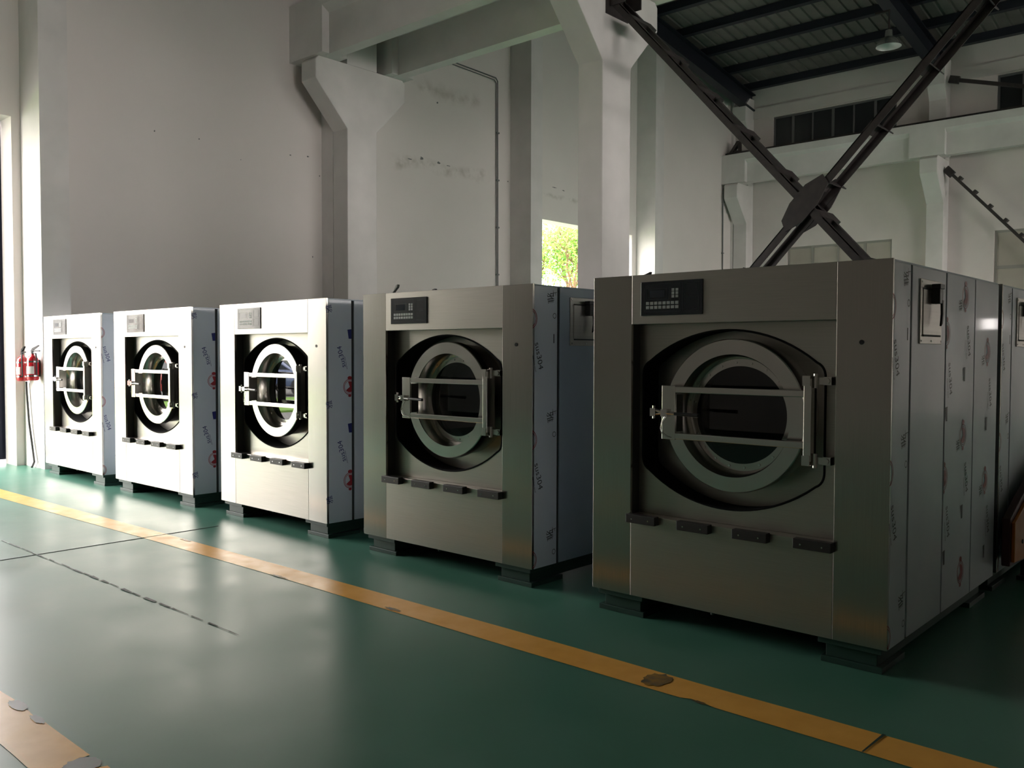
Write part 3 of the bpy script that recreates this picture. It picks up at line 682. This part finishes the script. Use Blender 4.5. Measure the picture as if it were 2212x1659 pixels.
    # base
    for x0 in (.03, 1.38):
        b_ = MB().box(x0, x0 + .31, .02, DP - .05, .098, ZB).box(x0 + .03, x0 + .28, .05, DP - .08, .03, .098).box(x0 - .005 if x0 < 1 else x0 + .01, x0 + .31, .035, .36, 0, .03).box(x0, x0 + .31, DP - .4, DP - .06, 0, .03)
        b_.build('base_skid', M['green_frame'], t, bevel=.002)
    MB().box(.34, 1.38, .16, .20, .09, ZB).box(.34, 1.38, DP - .2, DP - .16, .06, ZB).build('cross_rail', M['green_frame'], t)
    MB().tube([(.75 + .0, .1, ZB), (.75, .1, .09)], .012).build('drain_stub', M['green_frame'], t)
    return t

def side_panels(t, layout, panels, plain2=False, blue=False):
    s1 = MB().box(W - .014, W, .021, .252, ZB, ZT - .012).build('side_panel', M['film'], t, bevel=.002)
    MB().box(W - .020, W - .010, .252, .282, ZB, ZT - .03).build('panel_seam', M['gap'], t)
    fm = M['film_plain'] if plain2 else M['film']
    s2 = MB().box(W - .016, W - .001, .280, .826, ZB, ZT - .012).build('side_panel', fm, t, bevel=.002)
    for a_, b_ in ((.826, .846), (1.388, 1.404)): MB().box(W - .020, W - .010, a_, b_, ZB, ZT - .03).build('panel_seam', M['gap'], t)
    s3 = MB().box(W - .016, W - .0005, .846, 1.388, ZB, ZT - .012).build('side_panel', M['film'], t, bevel=.002)
    s4 = MB().box(W - .016, W - .0005, 1.404, DP - .002, ZB, ZT - .012).build('side_panel', M['film'], t, bevel=.002)
    film_prints(s1, layout, (s3, s4) if panels else None, W, blue)
    # dispenser hatch with its black latch
    h = MB().box(W - .001, W + .006, .385, .735, 1.585, 1.91).build('access_hatch', M['steel'], t, bevel=.002)
    MB().box(W + .006, W + .010, .42, .70, 1.628, 1.862).build('hatch_door', M['steel'], h, bevel=.0015)
    MB().box(W + .0095, W + .012, .42, .70, 1.622, 1.632).box(W + .0095, W + .012, .42, .56, 1.858, 1.866).build('hatch_gap', M['gap'], h)
    for y, z in ((.40, 1.60), (.56, 1.60), (.72, 1.60), (.40, 1.895), (.72, 1.895)): MB().cyl((W + .005, y, z), (W + .009, y, z), .005, 8).build('screw', M['chrome'], h)
    l = MB().box(W + .01, W + .05, .545, .60, 1.79, 1.885).box(W + .012, W + .055, .535, .61, 1.865, 1.89)
    l.prism([(.585, 1.81), (.61, 1.81), (.615, 1.74), (.60, 1.69), (.575, 1.675), (.58, 1.69), (.59, 1.74)], 0, W + .04, W + .052)
    l.build('hatch_latch', M['blackplastic'], h, bevel=.003)
    return t

master = make_washer(); index_kids()
PLACES = [
 (0, 0, 0, 1, True, False, False, 'nearest and largest washing machine, dark steel front, whole film-covered side in view'),
 (-2.2579, .0708, -.0028, 1, False, True, False, 'grey stainless washing machine second from the camera, black lettering on its side film'),
 (-4.4949, .1474, -.0256, 2, False, False, True, 'white-lit washing machine in the middle of the row, red logos on its side film'),
 (-6.6611, .1087, -.0055, 2, False, False, True, 'glaring white-lit washing machine fourth from the camera, next to the farthest one'),
 (-8.7288, .1431, -.0173, 1, False, False, True, 'farthest washing machine of the row, beside the fire extinguishers'),
 (0, 2.01, 0, 1, True, False, False, 'washing machine right behind the nearest one, only its side film in view')]
for i, (x, y, a, lay, pan, pl2, blue, lab) in enumerate(PLACES):
    o = master if i == 0 else copy_tree(master)
    o.location = (x, y, 0); o.rotation_euler = (0, 0, a); tag(o, lab, 'washing machine', 'row of industrial washing machines')
    o['_l'] = i
for i, o in enumerate([o for o in bpy.data.objects if o.name.startswith('washing_machine')]):
    p = PLACES[o['_l']]; side_panels(o, p[3], p[4], p[5], p[6]); del o['_l']
# a little debris on the machine tops
def scrap(name, x, y, pts, label, mat=M['dark_iron']):
    mb = MB().prism(pts, 1, -.012, .012); o = mb.build(name, mat, loc=(x, y, ZT - .002)); tag(o, label, 'scrap')
scrap('bent_tape', .30, .12, [(-.05, 0), (.01, 0), (.02, .028), (.005, .022), (-.03, .01)], 'small bent black scrap on top of the nearest washing machine, left end')
scrap('metal_burr', .86, .22, [(-.02, 0), (.02, 0), (.015, .018), (-.005, .028), (-.01, .01)], 'tiny dark scrap on top of the nearest washing machine, middle')
scrap('tape_scrap', -1.97, .15, [(-.06, 0), (-.03, 0), (.03, .05), (.035, .07), (.02, .065), (-.01, .02)], 'tiny curled scrap standing on top of the second washing machine, left end', M['frame'])
scrap('metal_chip', -1.55, .16, [(-.03, 0), (.02, 0), (.012, .02), (-.01, .016)], 'tiny dark chip on top of the second washing machine, middle')

# ------------------------------------------------------------------ orange guard panel at the right edge
t = empty('guard_panel', (1.79, 2.6, 0)); tag(t, 'orange guard panel with dark red back at the right picture edge, beside a washer side', 'panel')
def loc_prism(pts, x0, x1): return MB().prism([(a - 2.6, b_) for a, b_ in pts], 0, x0 - 1.79, x1 - 1.79)
loc_prism([(1.955, .225), (2.10, .215), (2.42, .19), (3.3, .15), (3.3, .86), (2.6, .68), (1.955, .475)], 1.815, 1.835).build('orange_face', M['orange'], t, bevel=.003)
loc_prism([(1.93, .20), (3.35, .12), (3.35, .92), (2.6, .73), (2.2, .60), (1.93, .50)], 1.765, 1.814).build('back_frame', M['dark_red'], t, bevel=.006)
for y in (2.5, 3.1): MB().box(-.035, .035, y - 2.6, y - 2.5, .03, .22).box(-.055, .055, y - 2.62, y - 2.48, 0, .03).build('foot', M['blackplastic'], t, bevel=.004)
for y in (2.15, 2.9): MB().cyl((.044, y - 2.6, .33), (.051, y - 2.6, .33), .014, 8).build('bolt', M['dark_iron'], t)

# ------------------------------------------------------------------ outdoors
g = MB().box(-70, XG - .4, -50, 60, -.12, -.02); g.box(XE + .3, 60, -50, 60, -.12, -.02).box(XG - .3, XE + .3, -50, YN - .3, -.12, -.02).box(XG - .3, XE + .3, YF + .3, 60, -.12, -.02)
tag(g.build('outdoor_ground', M['asphalt']), kind='structure')
lw = MB().box(-23, -17, -30, 3, -.02, .03).box(-21, -11.5, 15.5, 40, -.02, .03)
tag(lw.build('lawn', M['grass']), kind='structure')
b = MB().box(-62, -50, -40, 10, 0, 9)
t = empty('factory_building', (-56, -15, 0)); tag(t, 'pale flat-roofed building across the yard, seen only mirrored in the washer doors', 'building')
MB().box(-5, 5, -22, 22, 0, 7).build('walls', M['building'], t)
for i in range(11): MB().box(5, 5.12, -20 + i * 4 - .9, -20 + i * 4 + .9, 1.2, 4.6).build('window', M['dark_glass'], t)
def car(x, y, rz, mat, lab):
    t = empty('parked_car', (x, y, 0), rz); tag(t, lab, 'car', 'cars parked outside the near door')
    body = [(-2.1, .35), (2.1, .32), (2.15, .6), (2.0, .78), (1.1, .9), (.45, 1.32), (-.9, 1.36), (-1.6, .98), (-2.1, .9), (-2.18, .55)]
    MB().prism([(a, b_) for a, b_ in body], 1, -.85, .85).build('body', mat, t, bevel=.07, smooth=40)
    MB().prism([(1.0, .93), (.42, 1.27), (-.85, 1.30), (-1.45, .98)], 1, -.86, .86).build('side_windows', M['car_glass'], t)
    MB().add([(1.12, -.7, .92), (1.12, .7, .92), (.47, .62, 1.32), (.47, -.62, 1.32)], [(0, 1, 2, 3)]).build('windscreen', M['car_glass'], t)
    for a in (-1.35, 1.35):
        for s_ in (-1, 1): MB().cyl((a, s_ * .70, .32), (a, s_ * .87, .32), .32, 24).build('wheel', M['tyre'], t)
    for s_ in (-1, 1): MB().box(2.05, 2.15, s_ * .65 - .15, s_ * .65 + .15, .6, .72).build('headlamp', M['chrome'], t)
car(-25.5, -12.5, -.5, M['car_blue'], 'blue grey car in the yard, mirrored in the middle washer door')
car(-25.5, -8.4, -.35, M['car_red'], 'red car in the yard, mirrored in the fourth washer door')
car(-25.5, -4.4, -.3, M['car_silver'], 'silver car in the yard, mirrored in the farthest washer door')
def tree(x, y, h, cr, n_leaf, lab, seed, zc=None, fm='leaf'):
    rnd = random.Random(seed); t = empty('leafy_tree', (x, y, 0)); tag(t, lab, 'tree', 'trees outside')
    mb = MB(); tips = []
    def grow(p, d, L, r_, lev):
        q = p + d * L; midp = p + d * L * .5 + Vector((rnd.uniform(-1, 1), rnd.uniform(-1, 1), 0)) * L * .06
        mb.tube([p, midp, q], [r_, r_ * .85, r_ * .65], 7)
        if lev >= 4 or r_ < .015: tips.append(q); return
        if lev >= 2: tips.append(q)
        for k_ in range(3 if lev < 3 else 2):
            nd = (d + Vector((rnd.uniform(-1, 1), rnd.uniform(-1, 1), rnd.uniform(-.1, .7))) * .75).normalized()
            grow(q, nd, L * rnd.uniform(.62, .82), r_ * .62, lev + 1)
    for k_ in range(2): grow(Vector((0, 0, 0)), Vector((rnd.uniform(-.22, .22), rnd.uniform(-.22, .22), 1)).normalized(), h * .30, .13, 0)
    mb.build('trunk', M['bark'], t, smooth=60)
    for nm, mt_ in (('leaf', M['leaf']), ('leaf', M['leaf2'])):
        vs = []; fs = []
        for i in range(n_leaf // 2):
            c = rnd.choice(tips) + Vector((rnd.gauss(0, 1), rnd.gauss(0, 1), rnd.gauss(0, .8))) * cr * .17
            d = Vector((rnd.gauss(0, 1), rnd.gauss(0, 1), rnd.gauss(0, .6))).normalized(); e_ = d.orthogonal().normalized() if rnd.random() < .5 else d.cross(Vector((.3, .5, 1))).normalized()
            s_ = rnd.uniform(.05, .095); b0 = len(vs)
            vs += [c - d * s_, c + e_ * s_ * .42, c + d * s_, c - e_ * s_ * .42]; fs.append((b0, b0 + 1, b0 + 2, b0 + 3))
        me = MB().add(vs, fs); o = me.build('foliage', mt_, t); o['kind'] = 'stuff'
tree(-16.8, 21.6, 7.2, 3.3, 13000, 'leafy green tree outside the far doorway in the end wall', 5)
tree(-21.5, 28.5, 8.5, 3.6, 7000, 'leafy tree standing behind the first one outside the far doorway', 11)
for i, (x, y, s_) in enumerate(((-32, -22, 21), (-33, -12, 22), (-32, -2, 23))):
    tree(x, y, 7.5, 3.4, 9000, ['leafy tree in the yard behind the blue grey car', 'leafy tree in the yard behind the red car', 'leafy tree in the yard behind the silver car'][i], s_)

# ------------------------------------------------------------------ light
w = bpy.data.worlds.new('overcast_sky'); bpy.context.scene.world = w; w.use_nodes = True
nt = w.node_tree; bg = nt.nodes['Background']
tc = nt.nodes.new('ShaderNodeTexCoord'); sp = nt.nodes.new('ShaderNodeSeparateXYZ'); nt.links.new(tc.outputs['Generated'], sp.inputs[0])
rp = nt.nodes.new('ShaderNodeValToRGB'); e = rp.color_ramp.elements; e[0].position = .0; e[0].color = (1, .94, .905, 1); e[1].position = .6; e[1].color = (1, .945, .92, 1)
nt.links.new(sp.outputs[2], rp.inputs[0]); nt.links.new(rp.outputs[0], bg.inputs[0]); bg.inputs[1].default_value = 1.0
sun = bpy.data.lights.new('hazy_sun', 'SUN'); sun.energy = 1.2; sun.angle = .35; sun.color = (1, .95, .88)
so = bpy.data.objects.new('hazy_sun', sun); C.objects.link(so); so.rotation_euler = (math.radians(38), math.radians(0), math.radians(150))
def portal(name, c, sx_, sy_, normal):
    l = bpy.data.lights.new(name, 'AREA'); l.shape = 'RECTANGLE'; l.size = sx_; l.size_y = sy_; l.cycles.is_portal = True
    o = bpy.data.objects.new(name, l); C.objects.link(o); o.location = c; o.rotation_euler = Vector(normal).to_track_quat('-Z', 'Z').to_euler()
portal('door_portal', (XG - .38, (D1[0] + D1[1]) / 2, D1[3] / 2), 4.4, 4.66, (1, 0, 0))
portal('door_portal', (XG - .38, (D2[0] + D2[1]) / 2, D2[3] / 2), 4.05, 4.57, (1, 0, 0))
portal('door_portal', (XE + .28, (E2[0] + E2[1]) / 2, 2.65), 11, 5.3, (-1, 0, 0))  # portal of the added unseen end-wall doorway
portal('window_portal', (XE + .28, (E1[0] + E1[1]) / 2, 4.1), 12, 3.4, (-1, 0, 0))  # portal of the high opening added in the unseen end wall


sc = bpy.context.scene
sc.view_settings.view_transform = 'Standard'; sc.view_settings.look = 'None'; sc.view_settings.gamma = 1; sc.view_settings.use_curve_mapping = False
sc.view_settings.exposure = 4.1
cy = sc.cycles
cy.use_denoising = True; cy.max_bounces = 10; cy.diffuse_bounces = 6; cy.glossy_bounces = 5; cy.transparent_max_bounces = 8; cy.sample_clamp_indirect = 4; cy.caustics_reflective = False; cy.caustics_refractive = False
